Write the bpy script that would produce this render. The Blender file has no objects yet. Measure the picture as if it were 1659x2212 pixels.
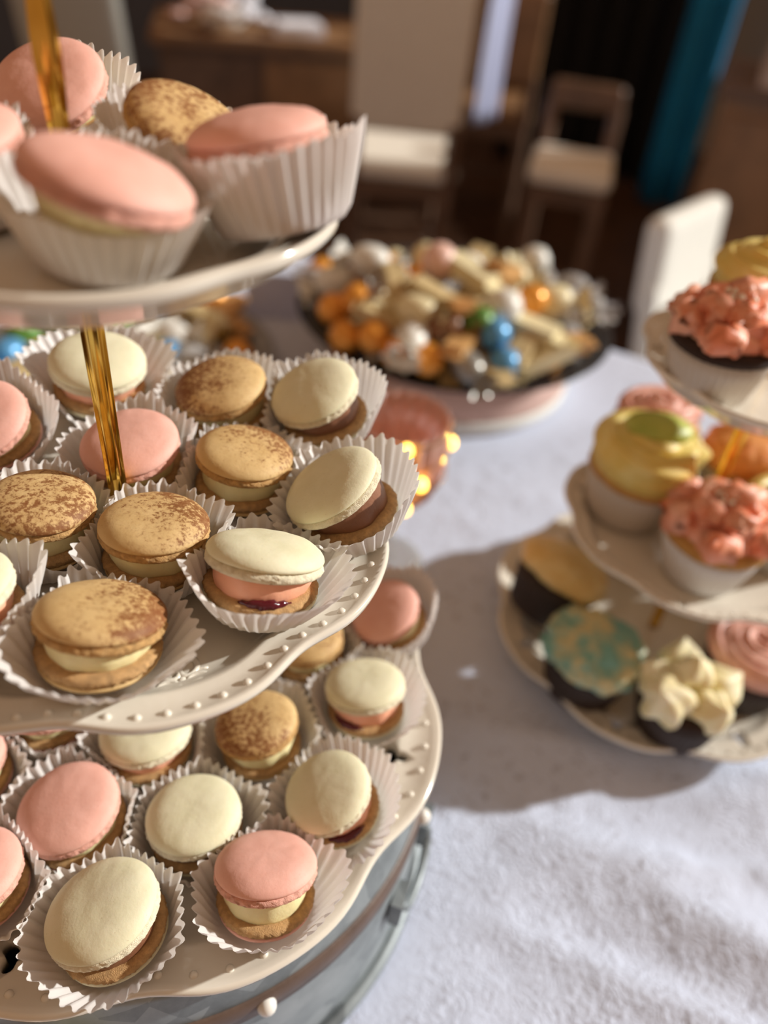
import bpy, math, random
import numpy as np
from mathutils import Vector, Matrix, noise

random.seed(7)
PI = math.pi
SC = bpy.context.scene
COL = SC.collection

# ------------------------------------------------------------------ camera
CAM = Vector((0.0, -0.2591, 1.2135))
FW = Vector((0.30668, 0.70006, -0.64488)).normalized()
RT = Vector((0.93938, -0.33178, 0.08656)).normalized()
UPV = RT.cross(FW).normalized()
cd = bpy.data.cameras.new('camera')
cam = bpy.data.objects.new('camera', cd)
COL.objects.link(cam)
cam.matrix_world = Matrix(((RT.x, UPV.x, -FW.x, CAM.x), (RT.y, UPV.y, -FW.y, CAM.y),
                           (RT.z, UPV.z, -FW.z, CAM.z), (0, 0, 0, 1)))
cd.sensor_width = 36
cd.lens = 36 * 1735.3 / 2212
cd.clip_start = 0.01
cd.dof.use_dof = True
cd.dof.focus_distance = 0.29
cd.dof.aperture_fstop = 3.7
SC.camera = cam

# ------------------------------------------------------------------ world, sun, exposure
w = bpy.data.worlds.new('world'); SC.world = w; w.use_nodes = True
w.node_tree.nodes['Background'].inputs[0].default_value = (1.0, .60, .36, 1)
w.node_tree.nodes['Background'].inputs[1].default_value = 0.40
sd = bpy.data.lights.new('sun', 'SUN'); sd.energy = 4.9; sd.angle = math.radians(1.8); sd.color = (1, .985, .94)
sun = bpy.data.objects.new('sun', sd); COL.objects.link(sun)
EL, AZ = math.radians(26), math.radians(-7)
sdir = Vector((math.cos(EL) * math.cos(AZ), math.cos(EL) * math.sin(AZ), math.sin(EL)))
sun.rotation_euler = sdir.to_track_quat('Z', 'Y').to_euler()
sun.location = (3, 0, 3)
SC.view_settings.view_transform = 'Standard'
SC.view_settings.look = 'None'
SC.view_settings.exposure = 0.0
SC.view_settings.gamma = 1.0
SC.view_settings.use_curve_mapping = False


# ------------------------------------------------------------------ helpers
def mesh(name, verts, faces, mat=None, smooth=True):
    me = bpy.data.meshes.new(name)
    me.from_pydata([tuple(v) for v in verts], [], [tuple(f) for f in faces])
    if smooth:
        me.polygons.foreach_set('use_smooth', [True] * len(me.polygons))
    if mat: me.materials.append(mat)
    me.update()
    return me


def obj(name, me, parent=None, loc=None, rot=None, mw=None):
    o = bpy.data.objects.new(name, me); COL.objects.link(o)
    if parent: o.parent = parent
    if mw is not None: o.matrix_basis = mw
    else:
        if loc is not None: o.location = loc
        if rot is not None: o.rotation_euler = rot
    return o


def tag(o, label=None, cat=None, group=None, kind=None):
    if label: o['label'] = label
    if cat: o['category'] = cat
    if group: o['group'] = group
    if kind: o['kind'] = kind
    return o


class MB:
    """collects quads and triangles, then becomes one mesh"""
    def __init__(s): s.v = []; s.f = []
    def add(s, v, f):
        b = len(s.v); s.v += [Vector(x) for x in v]; s.f += [tuple(b + i for i in q) for q in f]
        return s
    def box(s, c, d, rz=0.0, M=None):
        x, y, z = (k / 2 for k in d)
        R = M or Matrix.Rotation(rz, 4, 'Z')
        vs = [Vector(c) + (R @ Vector((i * x, j * y, k * z))) for k in (-1, 1) for i, j in ((-1, -1), (1, -1), (1, 1), (-1, 1))]
        return s.add(vs, [(3, 2, 1, 0), (4, 5, 6, 7), (0, 1, 5, 4), (1, 2, 6, 5), (2, 3, 7, 6), (3, 0, 4, 7)])
    def tube(s, pts, rad, n=8, cap=True, star=0, amp=0.0, twist=0.0, closed=False):
        pts = [Vector(p) for p in pts]; m = len(pts); V = []; F = []
        if not hasattr(rad, '__len__'): rad = [rad] * m
        ref = None
        for i, p in enumerate(pts):
            a = pts[(i - 1) % m] if (closed or i) else p
            b = pts[(i + 1) % m] if (closed or i < m - 1) else p
            t = (b - a)
            t = t.normalized() if t.length > 1e-9 else Vector((0, 0, 1))
            if ref is None:
                ref = Vector((0, 0, 1)) if abs(t.z) < .9 else Vector((1, 0, 0))
            e1 = (ref - t * ref.dot(t)).normalized(); e2 = t.cross(e1); ref = e1
            for k in range(n):
                an = 2 * PI * k / n + twist * i
                r = rad[i] * (1 + amp * math.cos(star * 2 * PI * k / n))
                V.append(p + (e1 * math.cos(an) + e2 * math.sin(an)) * r)
        for i in range(m if closed else m - 1):
            for k in range(n):
                i2 = (i + 1) % m
                F.append((i * n + k, i * n + (k + 1) % n, i2 * n + (k + 1) % n, i2 * n + k))
        if cap and not closed:
            F.append(tuple(reversed(range(n)))); F.append(tuple((m - 1) * n + k for k in range(n)))
        return s.add(V, F)
    def lathe(s, prof, n=48, fn=None, closed=False, c=(0, 0, 0)):
        """prof: list of (r, z); fn(r, z, phi, i) -> (r, z)"""
        V = []; F = []; m = len(prof)
        rings = []
        for i, (r, z) in enumerate(prof):
            if r < 1e-7:
                V.append(Vector((0, 0, fn(0.0, z, 0.0, i)[1] if fn else z)) + Vector(c)); rings.append([len(V) - 1] * n); continue
            ids = []
            for k in range(n):
                ph = 2 * PI * k / n
                rr, zz = fn(r, z, ph, i) if fn else (r, z)
                V.append(Vector((rr * math.cos(ph), rr * math.sin(ph), zz)) + Vector(c)); ids.append(len(V) - 1)
            rings.append(ids)
        for i in range(m if closed else m - 1):
            A, B = rings[i], rings[(i + 1) % m]
            for k in range(n):
                k2 = (k + 1) % n
                q = [A[k], A[k2], B[k2], B[k]]
                q2 = []
                for x in q:
                    if x not in q2: q2.append(x)
                if len(q2) > 2: F.append(tuple(q2))
        return s.add(V, F)
    def ball(s, c, r, n=10, m=6, sx=1, sy=1, sz=1, M=None):
        pr = [(math.sin(PI * i / m), -math.cos(PI * i / m)) for i in range(m + 1)]
        b = MB().lathe([(0 if i in (0, m) else a, z) for i, (a, z) in enumerate(pr)], n)
        vs = [Vector((v.x * sx * r, v.y * sy * r, v.z * sz * r)) for v in b.v]
        if M: vs = [M @ v for v in vs]
        return s.add([v + Vector(c) for v in vs], b.f)
    def me(s, name, mat=None, smooth=True): return mesh(name, s.v, s.f, mat, smooth)


def basis(n, p=(0, 0, 0)):
    """matrix whose z is n and whose x follows the camera's right"""
    n = Vector(n).normalized(); x = (RT - n * RT.dot(n)).normalized(); y = n.cross(x)
    return Matrix(((x.x, y.x, n.x, p[0]), (x.y, y.y, n.y, p[1]), (x.z, y.z, n.z, p[2]), (0, 0, 0, 1)))


# ------------------------------------------------------------------ materials
class NT:
    def __init__(s, name):
        s.m = bpy.data.materials.new(name); s.m.use_nodes = True
        s.t = s.m.node_tree; s.n = s.t.nodes; s.l = s.t.links
        s.b = s.n['Principled BSDF']; s.out = s.n['Material Output']
    def new(s, k, **kw):
        x = s.n.new(k)
        for a, b in kw.items(): setattr(x, a, b)
        return x
    def set(s, **kw):
        nm = dict(color='Base Color', rough='Roughness', metal='Metallic', spec='Specular IOR Level', coat='Coat Weight', coat_r='Coat Roughness',
                  trans='Transmission Weight', ior='IOR', sss='Subsurface Weight', sss_s='Subsurface Scale', emit='Emission Color', emit_s='Emission Strength',
                  sheen='Sheen Weight', alpha='Alpha')
        for a, b in kw.items():
            i = s.b.inputs[nm[a]]
            if hasattr(b, 'is_linked') or hasattr(b, 'links'): s.l.new(b, i)
            else: i.default_value = (*b, 1) if isinstance(b, tuple) and len(b) == 3 else b
        return s
    def coord(s, rnd=True):
        tc = s.new('ShaderNodeTexCoord')
        if not rnd: return tc.outputs['Object']
        oi = s.new('ShaderNodeObjectInfo'); v = s.new('ShaderNodeVectorMath', operation='ADD')
        mu = s.new('ShaderNodeMath', operation='MULTIPLY'); mu.inputs[1].default_value = 7.3
        s.l.new(oi.outputs['Random'], mu.inputs[0])
        s.l.new(tc.outputs['Object'], v.inputs[0]); s.l.new(mu.outputs[0], v.inputs[1])
        return v.outputs[0]
    def noise(s, vec, scale, detail=3, rough=.5):
        x = s.new('ShaderNodeTexNoise'); x.inputs['Scale'].default_value = scale; x.inputs['Detail'].default_value = detail
        x.inputs['Roughness'].default_value = rough; s.l.new(vec, x.inputs['Vector']); return x.outputs[0]
    def ramp(s, fac, stops):
        x = s.new('ShaderNodeValToRGB'); e = x.color_ramp.elements
        while len(e) < len(stops): e.new(.5)
        for k, (p, c) in zip(e, stops):
            k.position = p; k.color = (*c, 1) if len(c) == 3 else c
        s.l.new(fac, x.inputs[0]); return x.outputs[0]
    def math(s, op, a, b, clamp=False):
        x = s.new('ShaderNodeMath', operation=op); x.use_clamp = clamp
        for i, v in enumerate((a, b)):
            if isinstance(v, (int, float)): x.inputs[i].default_value = v
            else: s.l.new(v, x.inputs[i])
        return x.outputs[0]
    def mix(s, fac, a, b):
        x = s.new('ShaderNodeMix', data_type='RGBA')
        for i, v in ((0, fac), (6, a), (7, b)):
            if isinstance(v, (int, float)): x.inputs[i].default_value = v
            elif isinstance(v, tuple): x.inputs[i].default_value = (*v, 1)
            else: s.l.new(v, x.inputs[i])
        return x.outputs[2]
    def bump(s, h, strength=.3, dist=.001):
        x = s.new('ShaderNodeBump'); x.inputs['Strength'].default_value = strength; x.inputs['Distance'].default_value = dist
        s.l.new(h, x.inputs['Height']); s.l.new(x.outputs[0], s.b.inputs['Normal']); return s


def plain(name, col, rough=.5, var=.12, scale=40, bump=0.0, **kw):
    """a colour with fine procedural variation"""
    t = NT(name); v = t.coord(); n = t.noise(v, scale, 4, .6)
    lo = tuple(c * (1 - var) for c in col); hi = tuple(min(1, c * (1 + var)) for c in col)
    t.set(color=t.ramp(n, [(.3, lo), (.7, hi)]), rough=rough, **kw)
    if bump: t.bump(t.noise(v, scale * 6, 3, .6), bump, .0006)
    return t.m


def shell_mat(name, c1, c2, dots, dust=False):
    t = NT(name); v = t.coord()
    base = t.ramp(t.noise(v, 90, 4, .6), [(.3, c1), (.72, c2)])
    sp = t.ramp(t.noise(v, 1100, 2, .5), [(.68, (0, 0, 0)), (.76, (1, 1, 1))])
    base = t.mix(t.math('MULTIPLY', sp, .45), base, dots)
    if dust:
        at = t.new('ShaderNodeAttribute', attribute_type='OBJECT', attribute_name='dust')
        tc = t.new('ShaderNodeTexCoord')
        sx = t.new('ShaderNodeSeparateXYZ'); t.l.new(tc.outputs['Object'], sx.inputs[0])
        sa = t.new('ShaderNodeSeparateXYZ'); t.l.new(at.outputs['Vector'], sa.inputs[0])
        dx = t.math('MULTIPLY', sx.outputs[0], sa.outputs[0]); dy = t.math('MULTIPLY', sx.outputs[1], sa.outputs[1])
        g = t.math('MULTIPLY', t.math('ADD', dx, dy), 8.5)
        fine = t.noise(v, 520, 5, .72); mid = t.noise(v, 120, 3, .6)
        a = t.math('ADD', t.math('MULTIPLY', fine, .95), t.math('SUBTRACT', t.math('MULTIPLY', mid, .42), .185))
        a = t.math('ADD', t.math('ADD', a, g), sa.outputs[2])
        m = t.ramp(a, [(.53, (0, 0, 0)), (.6, (.75, .75, .75)), (.75, (1, 1, 1))])
        base = t.mix(m, base, (.15, .045, .012))
        soft = t.ramp(a, [(.40, (0, 0, 0)), (.62, (.45, .45, .45))])
        base = t.mix(soft, base, (.30, .115, .03))
    t.set(color=base, rough=.62, spec=.35, sss=.12, sss_s=.004)
    t.b.inputs['Subsurface Radius'].default_value = (1, .6, .35)
    t.bump(t.math('ADD', t.noise(v, 700, 3, .6), t.math('MULTIPLY', t.noise(v, 150, 2), 1.5)), .22, .0004)
    return t.m


def paper_mat(name, col, tr=.35):
    t = NT(name)
    d = t.new('ShaderNodeBsdfDiffuse'); s = t.new('ShaderNodeBsdfTranslucent'); mx = t.new('ShaderNodeMixShader')
    g = t.new('ShaderNodeBsdfGlossy'); g.inputs['Roughness'].default_value = .35
    n = t.ramp(t.noise(t.coord(), 60, 3), [(.3, tuple(c * .95 for c in col)), (.7, col)])
    for k in (d, s): t.l.new(n, k.inputs['Color'])
    mx.inputs[0].default_value = tr
    t.l.new(d.outputs[0], mx.inputs[1]); t.l.new(s.outputs[0], mx.inputs[2])
    m2 = t.new('ShaderNodeMixShader'); m2.inputs[0].default_value = .05
    t.l.new(mx.outputs[0], m2.inputs[1]); t.l.new(g.outputs[0], m2.inputs[2])
    t.l.new(m2.outputs[0], t.out.inputs['Surface'])
    return t.m


M = {}
M['pink'] = shell_mat('pink_shell', (.76, .40, .32), (.82, .47, .39), (.62, .25, .2))
M['cream'] = shell_mat('cream_shell', (.72, .685, .46), (.79, .755, .55), (.5, .40, .22))
M['brown'] = shell_mat('cocoa_dusted_shell', (.60, .40, .17), (.70, .50, .24), (.3, .14, .05), True)
M['pink_foot'] = plain('pink_ruffle', (.76, .40, .31), .8, .2, 400, .7)
M['cream_foot'] = plain('cream_ruffle', (.78, .71, .52), .8, .13, 400, .7)
M['brown_foot'] = plain('brown_ruffle', (.54, .32, .12), .8, .3, 400, .8)
M['tan_foot'] = plain('baked_ruffle', (.52, .31, .13), .8, .25, 400, .8)
M['vanilla'] = plain('vanilla_filling', (.82, .73, .40), .45, .06, 120, .25, sss=.15, sss_s=.004)
M['chocolate'] = plain('chocolate_filling', (.22, .095, .05), .35, .12, 150, .3)
M['peach'] = plain('peach_filling', (.86, .42, .27), .4, .06, 100, .15, sss=.15, sss_s=.004)
M['jam'] = plain('red_jam', (.09, .006, .012), .12, .2, 200, .2)
M['paper'] = paper_mat('white_paper', (.86, .83, .80), .36)
t = NT('ivory_ceramic'); v = t.coord()
t.set(color=t.ramp(t.noise(v, 20, 3), [(.3, (.72, .67, .57)), (.7, (.77, .72, .62))]), rough=.16, coat=.5, coat_r=.06)
M['ceramic'] = t.m
t = NT('gold_metal'); v = t.coord()
t.set(color=t.ramp(t.noise(v, 80, 3), [(.3, (.68, .40, .07)), (.7, (.84, .54, .12))]), rough=.12, metal=1.0)
M['gold'] = t.m
t = NT('galvanised_metal'); v = t.coord(False)
vo = t.new('ShaderNodeTexVoronoi'); vo.inputs['Scale'].default_value = 55; t.l.new(v, vo.inputs['Vector'])
n = t.math('ADD', t.math('MULTIPLY', vo.outputs['Color'], .35), t.math('MULTIPLY', t.noise(v, 30, 6, .7), .65))
t.set(color=t.ramp(n, [(.3, (.13, .15, .16)), (.5, (.24, .275, .29)), (.7, (.34, .38, .395))]), rough=.48, metal=.3)
M['galv'] = t.m
M['band'] = plain('brown_band', (.11, .072, .055), .5, .2, 60, .2)
M['white_glaze'] = plain('white_paint', (.8, .78, .72), .3, .04)


t = NT('lace_cloth'); v = t.coord(False)
mask = t.ramp(t.noise(v, 8.5, 2, .5), [(.36, (.15, .15, .15)), (.50, (1, 1, 1))])
def ridged(scale, dist_):
    x = t.new('ShaderNodeTexNoise'); x.inputs['Scale'].default_value = scale; x.inputs['Detail'].default_value = 2; x.inputs['Distortion'].default_value = dist_
    t.l.new(v, x.inputs['Vector']); return x.outputs[0]
r1 = t.math('ABSOLUTE', t.math('SUBTRACT', ridged(95, 1.6), .5), 0)
r2 = t.math('ABSOLUTE', t.math('SUBTRACT', ridged(190, 1.0), .5), 0)
lace = t.math('MULTIPLY', t.math('ADD', t.math('MULTIPLY', r1, 3.2), t.math('MULTIPLY', r2, 1.6)), mask)
h = t.math('ADD', lace, t.math('MULTIPLY', t.noise(v, 300, 3, .6), .35))
eye = t.math('MULTIPLY', t.ramp(ridged(150, 1.2), [(.60, (0, 0, 0)), (.66, (1, 1, 1))]), mask)
t.set(color=t.mix(t.math('MULTIPLY', eye, .7), (.60, .67, .83), (.36, .37, .44)), rough=.85, sheen=.1)
t.bump(h, .45, .0020)
M['cloth'] = t.m
t = NT('floor_boards'); v = t.coord(False)
M['wood_dark'] = plain('dark_wood', (.14, .08, .05), .4, .3, 14, .1)
M['wood_mid'] = plain('brown_wood', (.26, .14, .065), .4, .25, 12, .1)
M['floor'] = plain('floor_wood', (.06, .026, .011), .5, .3, 6, .1)
M['wall'] = plain('slate_blue_wall', (.10, .115, .16), .8, .1, 3)
M['plaster'] = plain('pale_plaster', (.55, .52, .47), .9, .05, 3)
M['cream_fabric'] = plain('cream_fabric', (.84, .78, .67), .9, .06, 90, .2)
M['grey_fabric'] = plain('grey_beige_fabric', (.42, .42, .38), .9, .06, 90, .2)
M['white_fabric'] = plain('white_fabric', (.80, .80, .74), .9, .03, 60, .2)
M['lavender'] = plain('lavender_fabric', (.50, .56, .80), .9, .04, 60, .2)
M['blush'] = plain('blush_fabric', (.62, .42, .36), .85, .06, 50, .2)
M['black_cloth'] = plain('black_cloth', (.006, .006, .007), .9, .2, 10)
M['teal_cloth'] = plain('teal_cloth', (.003, .20, .44), .8, .12, 10)
M['black_tray'] = plain('black_tray', (.02, .02, .022), .25, .2, 30)

# world heights: floor 0, table top 0.75
TT = 0.75
AX = Vector((0.0, 0.0, 0.0))
RIM = {'t': 1.1293, 'm': 1.0029, 'b': 0.8813}
RP = {'t': .0830, 'm': .109, 'b': .1448}
PR = [(0, -.011), (.78, -.011), (.87, -.004), (1.0, 0), (3, 0)]
def plate_z(fr):
    for (a, za), (b, zb) in zip(PR, PR[1:]):
        if fr <= b: return za + (zb - za) * (fr - a) / (b - a)
    return 0.0

# ------------------------------------------------------------------ setting
fl = MB()
me = MB().box((1.2, 1.6, -.03), (9, 9.6, .06)).me('floor', M['floor'], False)
floor = tag(obj('floor', me), kind='structure')
# floor boards seen beyond the table, laid as separate planks
plank_meshes = []
for i in range(26):
    x0 = -0.6 + i * .13
    L = 4.2
    me = MB().box((0, 0, 0), (.124, L, .012)).me('floor_board', M['floor'], False)
    obj('floor_board', me, floor, loc=(x0 + .6, 2.2 + .05 * math.sin(i * 2.1), .006))
tag(obj('wall_back', MB().box((1.2, 5.2, 1.8), (9, .12, 3.6)).me('wall_back', M['wall'], False)), kind='structure')
# window wall on the right, open where the sun comes in
wr = MB()
wx = 3.4
wr.box((wx, -2.15, 1.8), (.14, 1.9, 3.6)); wr.box((wx, 1.66, 1.8), (.14, .12, 3.6)); wr.box((wx, 3.975, 1.8), (.14, 2.45, 3.6))
wr.box((wx, .775, .45), (.139, 3.95, .9)); wr.box((wx, .775, 3.45), (.139, 3.95, .30))
tag(obj('wall_right', wr.me('wall_right', M['plaster'], False)), kind='structure')
for wn, ya, yb in ((1, -1.2, 1.6), (2, 1.72, 2.75)):
    wf = MB()
    for y in (ya + .02, yb - .02): wf.box((wx, y, 2.1), (.18, .05, 2.4))
    for z in (.92, 3.28): wf.box((wx, (ya + yb) / 2, z), (.18, yb - ya - .04, .05))
    tag(obj('window_%d' % wn, wf.me('window_%d' % wn, M['white_glaze'], False)), kind='structure')

# ------------------------------------------------------------------ table and cloth
E1 = Vector((-.68, .733, 0)).normalized(); N1 = Vector((.733, .68, 0)).normalized()
NA, NB, EA, EB = -.42, .752, -.95, 1.22
tb = tag(obj('dessert_table', None, loc=N1 * ((NA + NB) / 2) + E1 * ((EA + EB) / 2)), 'wooden dessert table hidden under the white lace tablecloth', 'table')
ang = math.atan2(E1.y, E1.x)
me = MB().box((0, 0, TT - .02), (EB - EA - .01, NB - NA - .01, .03), ang).me('tabletop', M['wood_mid'], False)
obj('tabletop', me, tb)
lm = MB().box((0, 0, 0), (.06, .06, TT - .036)).me('leg', M['wood_mid'], False)
for a in (-1, 1):
    for b in (-1, 1):
        p = E1 * (a * ((EB - EA) / 2 - .1)) + N1 * (b * ((NB - NA) / 2 - .1))
        obj('leg', lm, tb, loc=(p.x, p.y, (TT - .036) / 2), rot=(0, 0, ang))

FOOT = ((0, 0, .148), (.367, .046, .078), (.372, .462, .14), (.035, .535, .135), (.2, .182, .034), (.212, .612, .05))
def fold(p):
    """height of the soft wrinkles in the cloth"""
    q = Vector((p.x, p.y, 0))
    d1 = Vector((.82, -.57, 0)); d2 = Vector((.57, .82, 0))
    a, b = q.dot(d1), q.dot(d2)
    wq = max(0, 1 - ((p.x - .36) ** 2 + (p.y + .19) ** 2) / .30 ** 2)
    soft = noise.noise(Vector((a * 5, b * 20, 3.1))) + .5 * noise.noise(Vector((a * 11, b * 34, 9.0)))
    ridge = (1 - abs(noise.noise(Vector((a * 4.5 + 2, b * 15, 17.0)))) * 2.2)
    wr_ = soft * .0095 + max(0, ridge) ** 3 * .008
    ln = noise.noise(Vector((q.x * 130, q.y * 130, 5.0))) * .0010 + noise.noise(Vector((q.x * 75, q.y * 75, 1.0))) * .0012
    flat = 1.0
    for (cx, cy, cr) in FOOT: flat = min(flat, max(0, min(1, (math.hypot(p.x - cx, p.y - cy) - cr) / .05)))
    near = max(.12, min(1, (.75 - q.length) / .4))
    return (wr_ * (.10 + .9 * wq) + ln * near) * flat * flat
NS, NE = 250, 430
verts = []; faces = []
ov = .30
for j in range(NE + 1):
    e = EA - ov + (EB - EA + 2 * ov) * j / NE
    for i in range(NS + 1):
        n_ = NA - ov + (NB - NA + 2 * ov) * i / NS
        ec, nc = min(max(e, EA), EB), min(max(n_, NA), NB)
        de, dn = e - ec, n_ - nc
        drop = min(ov, math.hypot(de, dn))
        p = E1 * ec + N1 * nc
        if drop > 0:
            out = .006 + .02 * (drop / ov) * (1 + math.sin((ec - nc) * 38))
            dv = (E1 * de + N1 * dn).normalized()
            p = p + dv * out
            z = TT - drop + .002
        else:
            z = TT + .0032 + fold(p)
            dist = min(e - EA, EB - e, n_ - NA, NB - n_)
            z = max(z, TT + .0006)
        verts.append((p.x, p.y, z))
for j in range(NE):
    for i in range(NS):
        a = j * (NS + 1) + i
        faces.append((a, a + 1, a + NS + 2, a + NS + 1))
tag(obj('tablecloth', mesh('tablecloth', verts, faces, M['cloth'])), 'white lace tablecloth with soft wrinkles spread over the dessert table', 'tablecloth')

# ------------------------------------------------------------------ tiered stands
LOBE_A = .052
def lobe(ph, notch):
    d = (math.degrees(ph) - notch + 22.5) % 45 - 22.5
    return math.exp(-(d / 9.5) ** 2)

def plate_mesh(R, notch, holes=(), a=LOBE_A):
    prof = [(0, -.011), (.3, -.011), (.6, -.0111), (.74, -.0109), (.785, -.0102), (.82, -.0076), (.85, -.0048), (.868, -.0042), (.885, -.0046), (.93, -.0030),
            (.965, -.0014), (.985, 0.0002), (.997, -.0001), (1.0, -.0014), (.998, -.0030), (.985, -.0042), (.95, -.0058), (.87, -.0125), (.74, -.0190), (.62, -.0215), (.585, -.0235), (.55, -.0235), (.54, -.0190), (.3, -.0165), (0, -.0165)]
    def fn(r, z, ph, i):
        k = a * lobe(ph, notch) * max(0, min(1, (r - .60) / .28))
        return r * (1 - k) * R, z
    mb = MB().lathe([(r, z) for r, z in prof], 192, fn)
    me = mb.me('plate', M['ceramic'])
    if holes:
        cb = MB()
        for (hr, ha, sz) in holes:
            c = Vector((hr * math.cos(ha), hr * math.sin(ha), 0))
            cb2 = MB()
            n = 36; top = []; 
            for k in range(n):
                q = 2 * PI * k / n
                rr = sz * (.72 + .28 * math.cos(3 * q))
                d = Vector((math.cos(q + ha), math.sin(q + ha), 0)) * max(rr, sz * .3)
                top.append(c + d)
            V = [p + Vector((0, 0, z)) for z in (-.03, .01) for p in top]
            F = [tuple(reversed(range(n))), tuple(range(n, 2 * n))] + [(k, (k + 1) % n, n + (k + 1) % n, n + k) for k in range(n)]
            cb.add(V, F)
        tmp = bpy.data.objects.new('tmp', me); cut = bpy.data.objects.new('cut', cb.me('cut', M['ceramic'], False))
        COL.objects.link(tmp); COL.objects.link(cut)
        md = tmp.modifiers.new('b', 'BOOLEAN'); md.operation = 'DIFFERENCE'; md.object = cut; md.solver = 'EXACT'
        bpy.context.view_layer.update()
        ev = tmp.evaluated_get(bpy.context.evaluated_depsgraph_get())
        m2 = bpy.data.meshes.new_from_object(ev)
        bpy.data.objects.remove(tmp); bpy.data.objects.remove(cut)
        m2.polygons.foreach_set('use_smooth', [True] * len(m2.polygons))
        me = m2
    return me

def bead_mesh(R, notch, per, rb, a=LOBE_A):
    mb = MB(); N = per * 8
    for k in range(N):
        ph = math.radians(notch) + 2 * PI * (k + .5) / N
        r = .945 * R * (1 - a * lobe(ph, notch))
        mb.ball((r * math.cos(ph), r * math.sin(ph), -.0024), rb, 8, 5, 1, 1, .8)
    return mb.me('bead_border', M['ceramic'])

def flower_mesh(sz):
    mb = MB()
    for k in range(5):
        a = 2 * PI * k / 5
        c = Vector((math.cos(a), math.sin(a), 0)) * sz * .55
        mb.tube([c + Matrix.Rotation(a, 3, 'Z') @ Vector((math.cos(q) * sz * .36, math.sin(q) * sz * .27, 0)) for q in [2 * PI * i / 14 for i in range(14)]], sz * .115, 6, closed=True)
        a2 = a + PI / 5
        mb.tube([Vector((math.cos(a2), math.sin(a2), 0)) * sz * (.45 + .12 * i) + Matrix.Rotation(a2, 3, 'Z') @ Vector((0, math.sin(i * 1.1) * sz * .1, 0)) for i in range(5)], sz * .07, 6)
    mb.ball((0, 0, 0), sz * .17, 10, 6, 1, 1, .7)
    return mb.me('flower_relief', M['ceramic'])

def rod_mesh(z0, z1, r0, r1, bulge=None, flutes=8):
    prof = []
    n = 24
    for i in range(n + 1):
        f = i / n
        r = r0 + (r1 - r0) * f
        if bulge:
            for (bc, bw, ba) in bulge: r += ba * math.exp(-((f - bc) / bw) ** 2)
        prof.append((r, z0 + (z1 - z0) * f))
    prof = [(0, z0)] + prof + [(0, z1)]
    def fn(r, z, ph, i):
        return r * (1 - .15 * abs(math.cos(flutes / 2 * ph)) ** .8), z
    return MB().lathe(prof, 132, fn).me('pole_rod', M['gold'])

def stand(name, label, loc, scale, rims, radii, notches, holes, flowers, beads):
    """rims and heights are relative to the stand's base"""
    st = tag(obj(name, None, loc=loc), label, 'cake stand')
    for k in range(3):
        R = radii[k]
        pl = obj('plate', plate_mesh(R, notches[k], holes[k], LOBE_A if beads[k] else .03), st, loc=(0, 0, rims[k]))
        if beads[k]: obj('bead_border', bead_mesh(R, notches[k], beads[k][0], beads[k][1]), pl)
        for (fr, fa, fs) in flowers[k]:
            obj('flower_relief', flower_mesh(fs), pl, loc=(fr * math.cos(fa), fr * math.sin(fa), -.0108), rot=(0, 0, fa))
    g0, g1, g2 = rims
    obj('pole_rod', rod_mesh(g0 - .0112, g1 - .0165, .0038, .0047), st)
    obj('pole_rod', rod_mesh(g1 - .0112, g2 - .0165, .0036, .0046), st)
    obj('pole_rod', rod_mesh(g2 - .0112, g2 + .13, .0026, .0026, bulge=[(.30, .12, .0015)]), st)
    ring = MB().tube([Vector((math.cos(q) * .022, 0, g2 + .13 + .022 + math.sin(q) * .022)) for q in [2 * PI * i / 28 for i in range(28)]], .0024, 8, closed=True)
    obj('handle_ring', ring.me('handle_ring', M['gold']), st)
    return st

D = math.radians
bz = RIM['b'] - .0235
def alt(R, fr, notch, first, sz, fsz):
    hs, fs = [], []
    for k in range(8):
        a = D(notch + 22.5 + 45 * k)
        (hs if (k + first) % 2 == 0 else fs).append((R * fr, a, sz if (k + first) % 2 == 0 else fsz))
    return hs, fs
hb, fb = alt(RP['b'], .850, -54, 0, .0072, .0085)
hm, fm = alt(RP['m'], .785, -60.6, 0, .0050, .0078)
fm, hm = [f for f in hm], [f for f in fm]
hm = [(a, b, .0050) for a, b, c in hm]; fm = [(a, b, .0105) for a, b, c in fm]
if not any(abs(math.degrees(b) + 83) % 360 < 3 for a, b, c in fm): fm, hm = [(a, b, .0105) for a, b, c in hm], [(a, b, .005) for a, b, c in fm]
stand('tiered_cake_stand', 'ivory three tier ceramic cake stand with gold pole, holding macarons on a metal tub', (0, 0, bz), 1,
      [RIM[k] - bz for k in 'bmt'], [RP[k] for k in 'bmt'], (-54, -60.6, -65), (hb, hm, []), (fb, fm, []), ((8, .0019), (9, .0017), None))

# galvanised drum under the first stand
DR = tag(obj('galvanised_tub', None, loc=(0, 0, TT + .0048)), 'round galvanised metal tub with brown band, carrying the macaron stand', 'tub')
dh = RIM['b'] - .0082 - TT - .0048
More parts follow.
